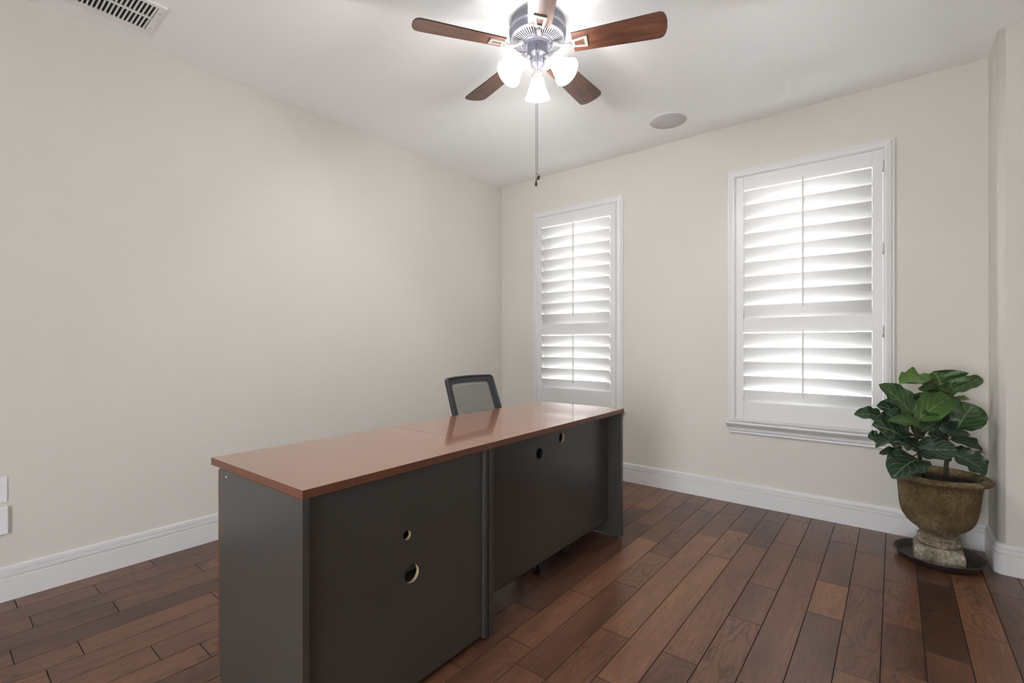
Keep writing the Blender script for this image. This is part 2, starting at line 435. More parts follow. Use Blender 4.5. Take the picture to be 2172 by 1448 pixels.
# window wall with two openings
W1 = (.465, 1.285); W2 = (2.229, 3.069); ZB, ZT = .600, 2.360
bm = NB()
for x0, x1 in ((0, W1[0]), (W1[1], W2[0]), (W2[1], XR + TW)): box(bm, x0, x1, D, D + TW, -.05, H)
for x0, x1 in (W1, W2):
    box(bm, x0, x1, D, D + TW, -.05, ZB); box(bm, x0, x1, D, D + TW, ZT, H)
struct('wall_front', bm, M_WALL)
# jog with a rounded outside corner
bm = NB(); R = .028
poly = [(XR, D), (XR, YJ + R)]
for i in range(1, 9):
    t = i / 8 * PI / 2
    poly.append((XR + R - R * math.cos(t), YJ + R - R * math.sin(t)))
poly += [(XE, YJ), (XE, D)]
lo = [bm.verts.new((x, y, -.05)) for x, y in poly]; hi = [bm.verts.new((x, y, H)) for x, y in poly]
for i in range(len(poly)):
    f = bm.faces.new((lo[i], lo[(i + 1) % len(poly)], hi[(i + 1) % len(poly)], hi[i])); f.smooth = 1 <= i <= 8
bm.faces.new(lo[::-1]); bm.faces.new(hi)
struct('wall_right_jog', bm, M_WALL)
bm = NB(); box(bm, XE, XE + TW, YB - TW, D, -.05, H); struct('wall_right', bm, M_WALL)
DX0, DX1, DZ = 1.85, 3.15, 2.10  # unseen doorway, added and sized for the daylight it lets in
bm = NB()
box(bm, -TW, DX0, YB - TW, YB, -.05, H); box(bm, DX1, XE + TW, YB - TW, YB, -.05, H); box(bm, DX0, DX1, YB - TW, YB, DZ, H)
struct('wall_back', bm, M_WALL)
bm = NB()
for x0, x1 in ((DX0 - .08, DX0 + .01), (DX1 - .01, DX1 + .08)): box(bm, x0, x1, YB - .02, YB + .018, 0, DZ)
box(bm, DX0 - .08, DX1 + .08, YB - .02, YB + .018, DZ - .01, DZ + .09)
struct('trim_1', bm, M_TRIM)

# baseboards : 15 cm with two grooves
BP = [(0, 0), (.017, 0), (.017, .101), (.015, .103), (.008, .104), (.008, .109), (.0155, .110), (.0155, .127), (.006, .128), (.006, .133), (.0115, .134), (.010, .149), (.004, .153), (0, .153)]
bm = NB(); sweep_profile(bm, BP, [(0, YB, 1, 0), (0, D, 1, -1)]); struct('baseboard_left', bm, M_TRIM)
bm = NB(); sweep_profile(bm, BP, [(0, D, 1, -1), (XR, D, -1, -1)]); struct('baseboard_front', bm, M_TRIM)
bm = NB()
pth = [(XR, D, -1, -1), (XR, YJ + R, -1, 0)]
for i in range(1, 9):
    t = i / 8 * PI / 2
    pth.append((XR + R - R * math.cos(t), YJ + R - R * math.sin(t), -math.cos(t), -math.sin(t)))
pth += [(XE, YJ, -1, -1)]
sweep_profile(bm, BP, pth); struct('baseboard_right', bm, M_TRIM)
bm = NB(); sweep_profile(bm, BP, [(DX1 + .08, YB, 0, 1), (XE, YB, -1, 1), (XE, YJ, -1, -1)]); struct('baseboard_back', bm, M_TRIM)

# ------------------------------------------------------------------ windows and shutters
def window(idx, x0, x1):
    root = bpy.data.objects.new('window_%d' % idx, None); C.objects.link(root); root['kind'] = 'structure'
    root.location = ((x0 + x1) / 2, D + .1, ZB)
    o = Vector(root.location)
    bm = NB()
    y0, y1 = .02, .045   # relative to root y
    ax, bx = x0 - o.x, x1 - o.x; h = ZT - ZB
    t = .035
    box(bm, ax, bx, y0 - .02, y1, 0, t); box(bm, ax, bx, y0 - .02, y1, h - t, h)
    box(bm, ax, ax + t, y0 - .02, y1, t, h - t); box(bm, bx - t, bx, y0 - .02, y1, t, h - t)
    box(bm, ax + t, bx - t, y0 - .015, y1, h * .5 - .02, h * .5 + .02)
    build('window_frame', bm, M_TRIM, root)
    bm = NB(); box(bm, ax + t, bx - t, y0 + .005, y0 + .009, t, h - t); build('window_pane', bm, M_GLASS, root)
    # stool (sill) and moulded apron under it
    bm = NB()
    s0, s1 = ax - .072, bx + .072
    box(bm, s0, s1, -.1 - .052, -.1, -.022, -.008); build('window_sill', bm, M_TRIM, root, bevel=.003)
    bm = NB()
    ap = [(0, -.092), (.010, -.092), (.014, -.086), (.012, -.076), (.018, -.070), (.020, -.056), (.017, -.050), (.026, -.040), (.038, -.026), (.040, -.022), (0, -.022)]
    rows = []
    for x, ins in ((s0 + .004, 1), (s1 - .004, -1)):
        rows.append([bm.verts.new((x + ins * max(0, .040 - ofs) * .8, -.1 - ofs, z)) for ofs, z in ap])
    n = len(ap)
    for j in range(n):
        bm.faces.new((rows[0][j], rows[1][j], rows[1][(j + 1) % n], rows[0][(j + 1) % n]))
    bm.faces.new(rows[0]); bm.faces.new(rows[1][::-1])
    build('window_apron', bm, M_TRIM, root)
    return root
window(1, *W1); window(2, *W2)

def shutter(x0, x1, hinge_right, label):
    """x0,x1: outer edges of the casing frame"""
    cx = (x0 + x1) / 2
    root = thing('plantation_shutter', label, 'window shutter', (cx, D, ZB), group=None)
    hx = (x1 - x0) / 2
    # casing frame: stepped profile on four sides, mitred
    fz0, fz1 = ZB - .008 - ZB, 2.408 - ZB
    prof = [(0, 0), (0, -.012), (.006, -.016), (.012, -.016), (.018, -.024), (.040, -.030), (.050, -.030), (.054, -.024), (.058, -.024), (.058, .04), (.020, .04), (.020, 0)]
    bm = NB(); rows = []
    for sx, sz in ((-1, 0), (-1, 1), (1, 1), (1, 0)):
        row = []
        for u, d in prof:
            x = sx * (hx - u); z = (fz1 - u) if sz else (fz0 + u * .38)
            row.append(bm.verts.new((x, d, z)))
        rows.append(row)
    n = len(prof)
    for i in range(4):
        a, b_ = rows[i], rows[(i + 1) % 4]
        for j in range(n): bm.faces.new((a[j], b_[j], b_[(j + 1) % n], a[(j + 1) % n]))
    build('casing_frame', bm, M_SHUT, root)
    # panel: stiles and rails
    px = hx - .061
    ys, ye = -.026, .002
    z = lambda v: v - ZB
    st = .050
    bm = NB()
    box(bm, -px, -px + st, ys, ye, z(.6155), z(2.3475)); box(bm, px - st, px, ys, ye, z(.6155), z(2.3475))
    for a, b_ in ((.6155, .741), (1.234, 1.336), (2.250, 2.3475)): box(bm, -px + st + .0004, px - st - .0004, ys + .0006, ye, z(a), z(b_))
    build('shutter_panel', bm, M_SHUT, root, bevel=.0012)
    # louvers
    W, T, TH = .116, .0105, math.radians(62)
    def bank(edges):
        bm = NB()
        for e in edges:
            c = Vector((0, -.012, z(e) - W / 2 * math.sin(TH)))
            dv = Vector((0, -math.cos(TH), math.sin(TH))); nv = Vector((0, -math.sin(TH), -math.cos(TH)))
            xs = px - st - .0007
            A, B = [], []
            for i in range(16):
                t = 2 * PI * i / 16
                off = dv * (W / 2 * math.cos(t)) + nv * (T / 2 * math.sin(t))
                A.append(bm.verts.new(c + off + Vector((-xs, 0, 0)))); B.append(bm.verts.new(c + off + Vector((xs, 0, 0))))
            bridge(bm, A, B); bm.faces.new(A[::-1]); bm.faces.new(B)
        return build('louvers', bm, M_LOUV, root)
    bank([2.239 - .1015 * i for i in range(9)])
    bank([1.229 - .1003 * i for i in range(5)])
    # tilt rods
    ry = -.012 - W / 2 * math.cos(TH) - .008
    for a, b_ in ((1.405, 2.268), (.797, 1.245)):
        bm = NB(); box(bm, -.0055, .0055, ry - .006, ry + .006, z(a), z(b_))
        build('tilt_rod', bm, M_SHUT, root, bevel=.003)
    s = 1 if hinge_right else -1
    for zz in (2.205, 1.705, 1.195, .70):
        bm = NB(); tube(bm, [(s * (px + .002), ys - .003, z(zz)), (s * (px + .002), ys - .003, z(zz) + .072)], .0045, 10)
        build('hinge', bm, M_HINGE, root)
    return root
shutter(.407, 1.343, False, 'white plantation shutter nearer the room corner, partly hidden by the far desk end')
shutter(2.171, 3.127, True, 'large white plantation shutter beside the potted fig, hinged on its right')

# ------------------------------------------------------------------ desk units
TH = math.radians(1.06)
OX, OY = 1.900, .633
HT = .768; TT = .025
def panel_with_holes(name, x_outer, x_inner, y0, y1, z0, z1, holes, parent):
    """upright panel in the y-z plane with round cut-outs; the cut faces are raw board"""
    bm = NB()
    def loop(pts):
        vs = [bm.verts.new((x_outer, y, z)) for y, z in pts]
        return [bm.edges.new((vs[i], vs[(i + 1) % len(vs)])) for i in range(len(vs))]
    ed = loop([(y0, z0), (y1, z0), (y1, z1), (y0, z1)])
    for hy, hz, r, n in [q[:4] for q in holes]:
        ed += loop([(hy + r * math.cos(2 * PI * (i + .5) / n), hz + r * math.sin(2 * PI * (i + .5) / n)) for i in range(n)])
    bmesh.ops.triangle_fill(bm, use_beauty=True, use_dissolve=True, edges=ed)
    ext = bmesh.ops.extrude_face_region(bm, geom=list(bm.faces))
    bmesh.ops.translate(bm, vec=(x_inner - x_outer, 0, 0), verts=[v for v in ext['geom'] if isinstance(v, bmesh.types.BMVert)])
    bm.faces.ensure_lookup_table()
    for f in bm.faces:
        c = f.calc_center_median(); f.normal_update()
        if abs(f.normal.x) < .5 and y0 + .005 < c.y < y1 - .005 and z0 + .005 < c.z < z1 - .005:
            f.material_index = 2 if any(len(q) > 4 and abs(c.y - q[0]) < q[2] + .002 and abs(c.z - q[1]) < q[2] + .002 for q in holes) else 1
    return build(name, bm, [M_GREY, M_RAW, M_BLACK], parent)

cab = thing('office_credenza', 'grey cabinet with cherry top nearest the camera, back panel with two stacked holes', 'cabinet', (OX, OY, 0), TH)
bm = NB(); box(bm, -.600, 0, 0, .7622, HT - TT, HT)
for f in bm.faces: f.material_index = 0 if abs(f.calc_center_median().z - HT) < 1e-5 else 1
build('desktop', bm, [M_TOP, M_EDGE], cab, bevel=.001)
for a, b_, lb in ((.001, .021, 'near'), (.736, .755, 'far')):
    bm = NB()
    pts = [(-.532, .085), (-.545, .085), (-.545, HT - TT - .001), (-.002, HT - TT - .001), (-.002, .012), (-.505, .012), (-.532, .045)]
    pts = [(-.532, .060), (-.532, HT - TT - .001), (-.001, HT - TT - .001), (-.001, .012), (-.500, .012)]
    A = [bm.verts.new((x, a, z)) for x, z in pts]; B = [bm.verts.new((x, b_, z)) for x, z in pts]
    bm.faces.new(A); bm.faces.new(B[::-1])
    for i in range(len(pts)): bm.faces.new((A[i], A[(i + 1) % len(pts)], B[(i + 1) % len(pts)], B[i]))
    build('side_panel', bm, M_GREY, cab, bevel=.0008)
panel_with_holes('back_panel', -.014, -.026, .0215, .7355, .022, HT - TT - .0005, [(.365, .530, .0165, 8), (.385, .397, .0300, 28)], cab)
bm = NB(); box(bm, -.52, -.03, .0225, .7345, .03, .045); box(bm, -.52, -.03, .0225, .7345, .40, .415)
build('shelf', bm, M_DARKIN, cab)
for y0, y1 in ((.004, .375), (.381, .752)):
    for z0, z1 in ((.090, .410), (.414, .735)):
        bm = NB(); box(bm, -.551, -.533, y0, y1, z0, z1)
        d = build('drawer', bm, M_EDGE, cab, bevel=.001)
        bm = NB(); yc = (y0 + y1) / 2
        tube(bm, [(-.552, yc - .05, z1 - .06), (-.575, yc - .045, z1 - .06), (-.575, yc + .045, z1 - .06), (-.552, yc + .05, z1 - .06)], .005, 8)
        build('handle', bm, M_NICKEL, d)
for x, y in ((-.47, .03), (-.06, .03), (-.47, .725), (-.06, .725)):
    bm = NB(); lathe(bm, [(0, 0), (.016, 0), (.016, .006), (.006, .008), (.006, .028), (0, .028)], 16, (x, y, 0)); build('levelling_foot', bm, M_BLACK, cab)
bm = NB(); lathe(bm, [(0, 0), (.0035, 0), (.0035, .0012), (0, .0015)], 12, (-.478, .001, .722), Vector((0, -1, 0))); build('screw_cap', bm, M_PLATE, cab)

desk = thing('office_desk', 'far grey desk with cherry top and recessed modesty panel, ending by the window', 'desk', (OX - .763 * math.sin(TH), OY + .763 * math.cos(TH), 0), TH)
bm = NB(); box(bm, -.600, .001, 0, 1.239, HT - TT, HT)
for f in bm.faces: f.material_index = 0 if abs(f.calc_center_median().z - HT) < 1e-5 else 1
build('desktop', bm, [M_TOP, M_EDGE], desk, bevel=.001)
for a, b_ in ((.000, .026), (1.203, 1.229)):
    bm = NB(); box(bm, -.585, -.002, a, b_, .010, HT - TT - .0005); build('side_panel', bm, M_GREY, desk, bevel=.0008)
bm = NB(); box(bm, -.56, -.125, .20, .95, .56, HT - TT - .0005); build('hole_backing_box', bm, M_DARKIN, desk)  # unseen dark box added so the panel holes don't show the lit wall
panel_with_holes('modesty_panel', -.085, -.101, .0265, 1.2025, .100, HT - TT - .0005, [(.470, .629, .0265, 28, 'grommet'), (.675, .672, .0275, 24)], desk)
for x in (-.50, -.04):
    for y in (.013, 1.216):
        bm = NB(); lathe(bm, [(0, 0), (.012, 0), (.012, .005), (.005, .007), (.005, .02), (0, .02)], 14, (x, y, 0)); build('levelling_foot', bm, M_BLACK, desk)

# ------------------------------------------------------------------ office chair
def chair():
    ang = math.radians(3)        # facing +x, pushed in under the desk
    r = thing('office_chair', 'black mesh-back office chair behind the desk, only its backrest showing', 'chair', (1.50, 2.09, 0), ang)
    # local: +x is forward
    HW = .214                    # half width of backrest
    zt, zb = .952, .52; lean = .34
    def P(u, v, dx=0):           # u -1..1 across (y), v 0..1 up
        hw = HW * (1 - .06 * (v - .5)) if v > .5 else HW
        return Vector((-.222 - lean * (v * (zt - zb)) - .036 * (1 - u * u) + dx, u * hw, zb + v * (zt - zb) + .003 * (1 - u * u) * (1 if v > .9 else 0)))
    def outline(inset=0., iv=0.):
        pts = []
        rc = .075
        us = 1 - inset * 1.; v0, v1 = iv, 1 - iv
        cor = [(1, 0), (1, 1), (-1, 1), (-1, 0)]
        for cu, cv in cor:
            for i in range(6):
                t = i / 5 * PI / 2
                a0 = {(1, 0): -PI / 2, (1, 1): 0, (-1, 1): PI / 2, (-1, 0): PI}[(cu, cv)]
                ru, rv = rc, rc * .55
                ccu = cu * (us - ru); ccv = (v1 - rv) if cv else (v0 + rv)
                pts.append((ccu + ru * math.cos(a0 + t), ccv + rv * math.sin(a0 + t)))
            # fill straight edges
            nu, nv = cor[(cor.index((cu, cv)) + 1) % 4]
            if nu != cu:
                e0 = pts[-1]; e1u = nu * (us - rc)
                for s in range(1, 8): pts.append((e0[0] + (e1u - e0[0]) * s / 8, e0[1]))
            else:
                e0 = pts[-1]; e1v = (v1 - rc * .55) if nv else (v0 + rc * .55)
                for s in range(1, 4): pts.append((e0[0], e0[1] + (e1v - e0[1]) * s / 4))
        return pts
    bm = NB(); po = outline()
    path = [P(u, v) for u, v in po]
    n = len(path); prev = None; first = None
    ctr = sum(path, Vector()) / n
    for i in range(n):
        p = path[i]; d = (path[(i + 1) % n] - path[i - 1]).normalized()
        a = (p - ctr); a = (a - d * a.dot(d)).normalized(); b_ = d.cross(a)
        R_ = [bm.verts.new(p + a * (.008 * math.cos(2 * PI * q / 10)) + b_ * (.011 * math.sin(2 * PI * q / 10))) for q in range(10)]
        if prev: bridge(bm, prev, R_)
        else: first = R_
        prev = R_
    bridge(bm, prev, first)
    build('backrest_frame', bm, M_BLACK, r)
    # fabric border band
    bm = NB(); oi = outline(.21, .08)
    outer = [bm.verts.new(P(u, v, .004)) for u, v in po]; inner = [bm.verts.new(P(u, v, .004)) for u, v in oi]
    bridge(bm, outer, inner, 0, False)
    o = build('fabric_border', bm, M_FABRIC, r); md = o.modifiers.new('s', 'SOLIDIFY'); md.thickness = .002
    # mesh: fine horizontal yarns
    bm = NB()
    nr = 82
    for i in range(nr):
        v = .075 + (.925 - .075) * i / (nr - 1)
        hv = .00105 / (zt - zb) 
        us = [-.80 + 1.60 * q / 8 for q in range(9)]
        A = [bm.verts.new(P(u, v - hv, .003)) for u in us]; B = [bm.verts.new(P(u, v + hv, .003)) for u in us]
        for q in range(8): bm.faces.new((A[q], A[q + 1], B[q + 1], B[q]))
    for i in range(25):
        u = -.80 + 1.60 * i / 24; hu = .0006 / HW
        A = [bm.verts.new(P(u - hu, .075 + .85 * q / 4, .0035)) for q in range(5)]; B = [bm.verts.new(P(u + hu, .075 + .85 * q / 4, .0035)) for q in range(5)]
        for q in range(4): bm.faces.new((A[q], A[q + 1], B[q + 1], B[q]))
    build('backrest_mesh', bm, M_FABRIC, r)
    bm = NB()
    tube(bm, [(-.05, 0, .405), (-.22, 0, .40), (-.29, 0, .44), (-.285, 0, .50), (-.297, 0, .57)], [.02, .022, .022, .02, .014], 12)
    build('back_support', bm, M_BLACK, r)
    bm = NB(); box(bm, -.23, .23, -.235, .235, .425, .485)
    bmesh.ops.bevel(bm, geom=[e for e in bm.edges if abs((e.verts[0].co - e.verts[1].co).z) > .01], offset=.08, segments=6, affect='EDGES')
    build('seat', bm, M_SEAT, r, bevel=.02)
    bm = NB(); box(bm, -.10, .10, -.08, .08, .39, .424); build('seat_plate', bm, M_BLACK, r, bevel=.006)
    bm = NB(); lathe(bm, [(0, .08), (.028, .08), (.028, .25), (.016, .25), (.016, .392), (0, .392)], 20); build('gas_lift', bm, M_BLACK, r)
    for i in range(5):
        t = 2 * PI * i / 5 + PI / 5
        c, s = math.cos(t), math.sin(t)
        bm = NB(); tube(bm, [(0, 0, .11), (.15 * c, .15 * s, .10), (.245 * c, .245 * s, .075)], [.026, .02, .014], 10)
        lg = build('leg', bm, M_BLACK, r)
        bm = NB()
        px, py = .245 * c, .245 * s; ax = Vector((-s, c, 0))
        for q in (-1, 1): lathe(bm, [(0, -.009), (.024, -.009), (.027, -.006), (.027, .006), (.024, .009), (0, .009)], 20, Vector((px, py, .027)) + ax * (.013 * q), ax)
        tube(bm, [(px, py, .03), (px, py, .078)], .006, 8)
        build('caster', bm, M_BLACK, lg)
chair()

# ------------------------------------------------------------------ ceiling fan
FX, FY, FZ = 1.754, 1.902, 2.606
fan = thing('ceiling_fan', 'dark pewter ceiling fan with five brown wooden blades and three lit lamps', 'ceiling fan', (FX, FY, H))
z_ = lambda v: v - H
bm = NB()
lathe(bm, [(0, z_(2.743)), (.075, z_(2.743)), (.082, z_(2.735)), (.09, z_(2.728)), (.128, z_(2.724)), (.137, z_(2.716)), (.137, z_(2.692))], 64)
lathe(bm, [(.137, z_(2.692)), (.141, z_(2.690)), (.141, z_(2.682)), (.137, z_(2.680))], 64, mi=1)
lathe(bm, [(.137, z_(2.680)), (.137, z_(2.654)), (.132, z_(2.648))], 64)
bmesh.ops.remove_doubles(bm, verts=bm.verts, dist=1e-5)
build('motor_housing', bm, [M_PEWTER, M_PEWTER2], fan)
bm = NB()
lathe(bm, [(.132, z_(2.648)), (.126, z_(2.644)), (.122, z_(2.642))], 64)
lathe(bm, [(.082, z_(2.630)), (.076, z_(2.630))], 64)
NS = 60
for i in range(NS):
    t0 = 2 * PI * i / NS; t1 = t0 + 2 * PI / NS * .55
    def pp(r, t, z): return bm.verts.new((r * math.cos(t), r * math.sin(t), z_(z)))
    a, b_, c, d = pp(.122, t0, 2.642), pp(.122, t1, 2.642), pp(.082, t1, 2.630), pp(.082, t0, 2.630)
    e, f, g, h = pp(.122, t0, 2.645), pp(.122, t1, 2.645), pp(.082, t1, 2.633), pp(.082, t0, 2.633)
    for q in ((a, b_, c, d), (e, f, g, h), (a, d, h, e), (b_, c, g, f)): bm.faces.new(q)
build('vent_ring', bm, M_PEWTER2, fan)
bm = NB(); lathe(bm, [(0, z_(2.655)), (.131, z_(2.655))], 48); build('housing_inner_plate', bm, M_BLACK, fan)
bm = NB(); lathe(bm, [(.078, z_(2.640)), (.078, z_(2.628)), (.070, z_(2.622)), (.055, z_(2.620)), (0, z_(2.620))], 48)
for i in range(15):
    t = 2 * PI * i / 15
    lathe(bm, [(.0045, 0), (.0045, -.003), (0, -.004)], 8, (.064 * math.cos(t), .064 * math.sin(t), z_(2.6215)))
build('flywheel', bm, M_PEWTER, fan)
bm = NB()
lathe(bm, [(.050, z_(2.621)), (.0505, z_(2.585)), (.052, z_(2.580)), (.052, z_(2.574)), (.048, z_(2.568)), (.038, z_(2.560)), (.034, z_(2.556)), (.034, z_(2.530)), (.030, z_(2.522)), (.014, z_(2.512)), (.010, z_(2.505)), (.012, z_(2.498)), (.006, z_(2.486)), (0, z_(2.484))], 40)
build('switch_housing', bm, M_PEWTER, fan)
PITCH = math.radians(-13)
for k in range(5):
    az = math.radians(-123.02 + 72 * k)
    # blade
    bm = NB()
    out = []
    def hw(x): return .054 + (.070 - .054) * min(1, (x - .175) / .38)
    xs = [.175, .25, .35, .45, .54, .575]
    up = [(x, hw(x)) for x in xs] + [(.592, .063), (.602, .045), (.608, .020)]
    pts = up + [(x, -y) for x, y in up[::-1]]
    A = [bm.verts.new((x, y, .003)) for x, y in pts]; B = [bm.verts.new((x, y, -.003)) for x, y in pts]
    bm.faces.new(A).material_index = 1; bm.faces.new(B[::-1])
    for i in range(len(pts)): bm.faces.new((A[i], A[(i + 1) % len(pts)], B[(i + 1) % len(pts)], B[i])).material_index = 1
    Mx = Matrix.Translation((0, 0, z_(FZ))) @ Matrix.Rotation(az, 4, 'Z') @ Matrix.Rotation(PITCH, 4, 'X')
    b_ = build('blade', bm, [M_BLADE, M_BLADETOP], fan)
    b_.matrix_local = Mx
    # blade iron: rectangular open bracket + curved arm
    bm = NB()
    zi = -.0065
    x0, x1, x2, x3 = .170, .186, .232, .246
    box(bm, x0, x1, -.022, .022, zi - .003, zi + .003); box(bm, x2, x3, -.030, .030, zi - .003, zi + .003)
    for s in (-1, 1):
        v = [bm.verts.new(p) for p in ((x1, s * .012, zi - .003), (x2, s * .018, zi - .003), (x2, s * .030, zi - .003), (x1, s * .022, zi - .003),
                                       (x1, s * .012, zi + .003), (x2, s * .018, zi + .003), (x2, s * .030, zi + .003), (x1, s * .022, zi + .003))]
        for q in ((0, 1, 2, 3), (4, 5, 6, 7), (0, 1, 5, 4), (1, 2, 6, 5), (2, 3, 7, 6), (3, 0, 4, 7)): bm.faces.new([v[j] for j in q])
    tube(bm, [(.172, 0, zi), (.150, 0, zi - .004), (.115, 0, zi + .004), (.090, 0, .016), (.070, 0, .019)], [.010, .009, .009, .010, .012], 10)
    build('blade_iron', bm, M_NICKEL, b_)
# three lamps
bulb_world = []
for azd in (125.7, 245.7, 5.7):
    az = math.radians(azd); d = Vector((math.cos(az), math.sin(az), 0)); tilt = math.radians(43)
    ax = (d * math.sin(tilt) - Vector((0, 0, 1)) * math.cos(tilt)).normalized()
    p0 = Vector((0, 0, z_(2.555))) + d * .030
    neck = Vector((0, 0, z_(2.540))) + d * .070
    bm = NB()
    tube(bm, [p0, p0 + d * .025 + Vector((0, 0, .004)), neck - ax * .012, neck], [.008, .008, .009, .012], 12)
    lathe(bm, [(.012, -.006), (.022, -.002), (.024, .004), (.020, .008), (.026, .012), (.029, .018), (.029, .026), (.026, .028)], 28, neck, ax)
    arm = build('lamp_arm', bm, M_NICKEL, fan)
    bm = NB()
    prof = [(.024, .018), (.028, .030), (.034, .050), (.041, .075), (.051, .100), (.060, .122), (.066, .132)]
    lathe(bm, prof, 36, neck, ax); lathe(bm, [(r - .003, h) for r, h in prof], 36, neck, ax)
    sh = build('lamp_shade', bm, M_SHADE, fan)
    bm = NB(); lathe(bm, [(0, .02), (.012, .025), (.014, .045), (.024, .070), (.026, .085), (.020, .102), (0, .110)], 20, neck, ax)
    bu = build('bulb', bm, M_BULB, sh)
    bulb_world.append(Vector((FX, FY, H)) + neck + ax * .088)
# pull chains
Fv = Vector((-.627, .779, 0)); Rv = Vector((.779, .627, 0))
def chain(base, ztop, zbot, fob):
    bm = NB()
    tube(bm, [(base.x, base.y, z_(ztop)), (base.x, base.y, z_(zbot))], .0006, 6)
    z = ztop
    while z > zbot:
        bmesh.ops.create_icosphere(bm, subdivisions=1, radius=.0019, matrix=Matrix.Translation((base.x, base.y, z_(z)))); z -= .0046
    o = build('pull_chain', bm, M_BRONZE, fan)
    bm = NB()
    if fob == 'disc':
        lathe(bm, [(0, -.004), (.0105, -.004), (.0125, -.002), (.0125, .002), (.0105, .004), (0, .004)], 24, (base.x + .003, base.y + .002, z_(zbot - .014)), Vector((-.45, -.85, .1)))
        tube(bm, [(base.x, base.y, z_(zbot + .01)), (base.x, base.y, z_(zbot))], .0025, 8)
    else:
        lathe(bm, [(.0015, 0), (.0035, -.006), (.0055, -.014), (.006, -.020), (.0045, -.027), (0, -.030)], 16, (base.x, base.y, z_(zbot - .008)))
        tube(bm, [(base.x, base.y, z_(zbot + .003)), (base.x, base.y, z_(zbot - .010))], .0026, 8)
    build('chain_fob', bm, M_BRONZE, o)
chain(-Fv * .053 - Rv * .010, 2.600, 1.950, 'drop')
chain(-Fv * .040 - Rv * .002, 2.565, 1.975, 'disc')

# ------------------------------------------------------------------ ceiling vent and speaker
vent = thing('ceiling_vent', 'white ceiling air vent with two rows of dark slots', 'air vent', (.2965, .47, H))
bm = NB()
X0, X1, Y0, Y1 = -.150, .150, -.262, .262
zf = -.010
for a in ((X0, -.098, Y0, Y1), (.140 - .012, X1, Y0, Y1), (-.098, .128, Y0, -.228), (-.098, .128, .228, Y1)): pass
fr = .042
for a in ((X0, X0 + fr, Y0, Y1), (X1 - .024, X1, Y0, Y1), (X0 + fr, X1 - .024, Y0, -.232), (X0 + fr, X1 - .024, .232, Y1), (.004, .018, -.232, .232)):
    box(bm, a[0], a[1], a[2], a[3], zf, -.0002)
build('vent_frame', bm, M_VENTW, vent, bevel=.002)
bm = NB(); box(bm, X0 + .012, X1 - .012, Y0 + .012, Y1 - .012, -.002, -.0003); build('vent_shade_sheet', bm, M_DUCTSHADE, vent)  # near-black sheet standing in for the shade inside the duct
bm = NB()
y = .2245
while y > -.23:
    for xa, xb in ((X0 + fr, .004), (.018, X1 - .024)):
        v = [bm.verts.new(p) for p in ((xa, y, -.0022), (xb, y, -.0022), (xb, y + .004, -.010), (xa, y + .004, -.010),
                                       (xa, y - .0015, -.0022), (xb, y - .0015, -.0022), (xb, y - .0015, -.010), (xa, y - .0015, -.010))]
        for q in ((0, 1, 2, 3), (4, 5, 6, 7), (0, 1, 5, 4), (1, 2, 6, 5), (2, 3, 7, 6), (3, 0, 4, 7)): bm.faces.new([v[j] for j in q])
    y -= .0165
build('vent_fins', bm, M_VENTW, vent)
for xx in (-.075, .085):
    bm = NB(); lathe(bm, [(.0045, zf), (.0045, zf - .0015), (0, zf - .003)], 12, (xx, .247, 0)); build('screw', bm, M_STEEL, vent)

spk = thing('ceiling_speaker', 'round pale grey speaker set flush in the ceiling near the windows', 'speaker', (1.868, 3.332, H))
bm = NB(); lathe(bm, [(.1215, -.0065), (.1245, -.007), (.128, -.004), (.128, -.0002)], 64); build('speaker_ring', bm, M_VENTW, spk)
bm = NB(); lathe(bm, [(0, -.0068), (.06, -.0068), (.1215, -.0065), (.1215, -.0002)], 64); build('speaker_grille', bm, M_GRILLE, spk)

# ------------------------------------------------------------------ wall plates on the left wall
p1 = thing('cable_wall_plate', 'white wall plate with a metal jack, upper one on the left wall', 'wall plate', (0, .2085, .5015))
bm = NB(); box(bm, 0, .006, -.035, .035, -.0575, .0575); build('plate', bm, M_PLATE, p1, bevel=.003)
bm = NB(); lathe(bm, [(.008, .006), (.008, .010), (.0048, .010), (.0048, .019), (.0015, .019), (0, .012)], 16, (0, 0, 0), Vector((1, 0, 0))); build('jack', bm, M_STEEL, p1)
p2 = thing('wall_outlet_cover', 'thick plain white cover box just below the jack plate', 'wall plate', (0, .208, .364))
bm = NB(); box(bm, 0, .018, -.038, .038, -.0625, .0625); build('cover', bm, M_PLATE, p2, bevel=.004)
bm = NB(); lathe(bm, [(.003, .018), (.003, .0188), (0, .019)], 10, (0, -.0, .045), Vector((1, 0, 0))); build('screw', bm, M_STEEL, p2)

# ------------------------------------------------------------------ potted fig in its saucer
PX, PY = 3.305, 3.405
bm = NB()
lathe(bm, [(0, .0), (.158, .0), (.166, .003), (.183, .034), (.188, .037), (.188, .041), (.184, .042), (.179, .038), (.163, .009), (.155, .007), (0, .007)], 64)
sau = build('plant_saucer', bm, M_SAUCER, loc=(PX, PY, 0)); tag(sau, 'shallow dark brown round saucer on the floor under the stone urn', 'saucer')

pot = thing('potted_fig', 'leafy green fiddle-leaf fig in a weathered stone urn by the window', 'potted plant', (PX, PY, .0078))
bm = NB()
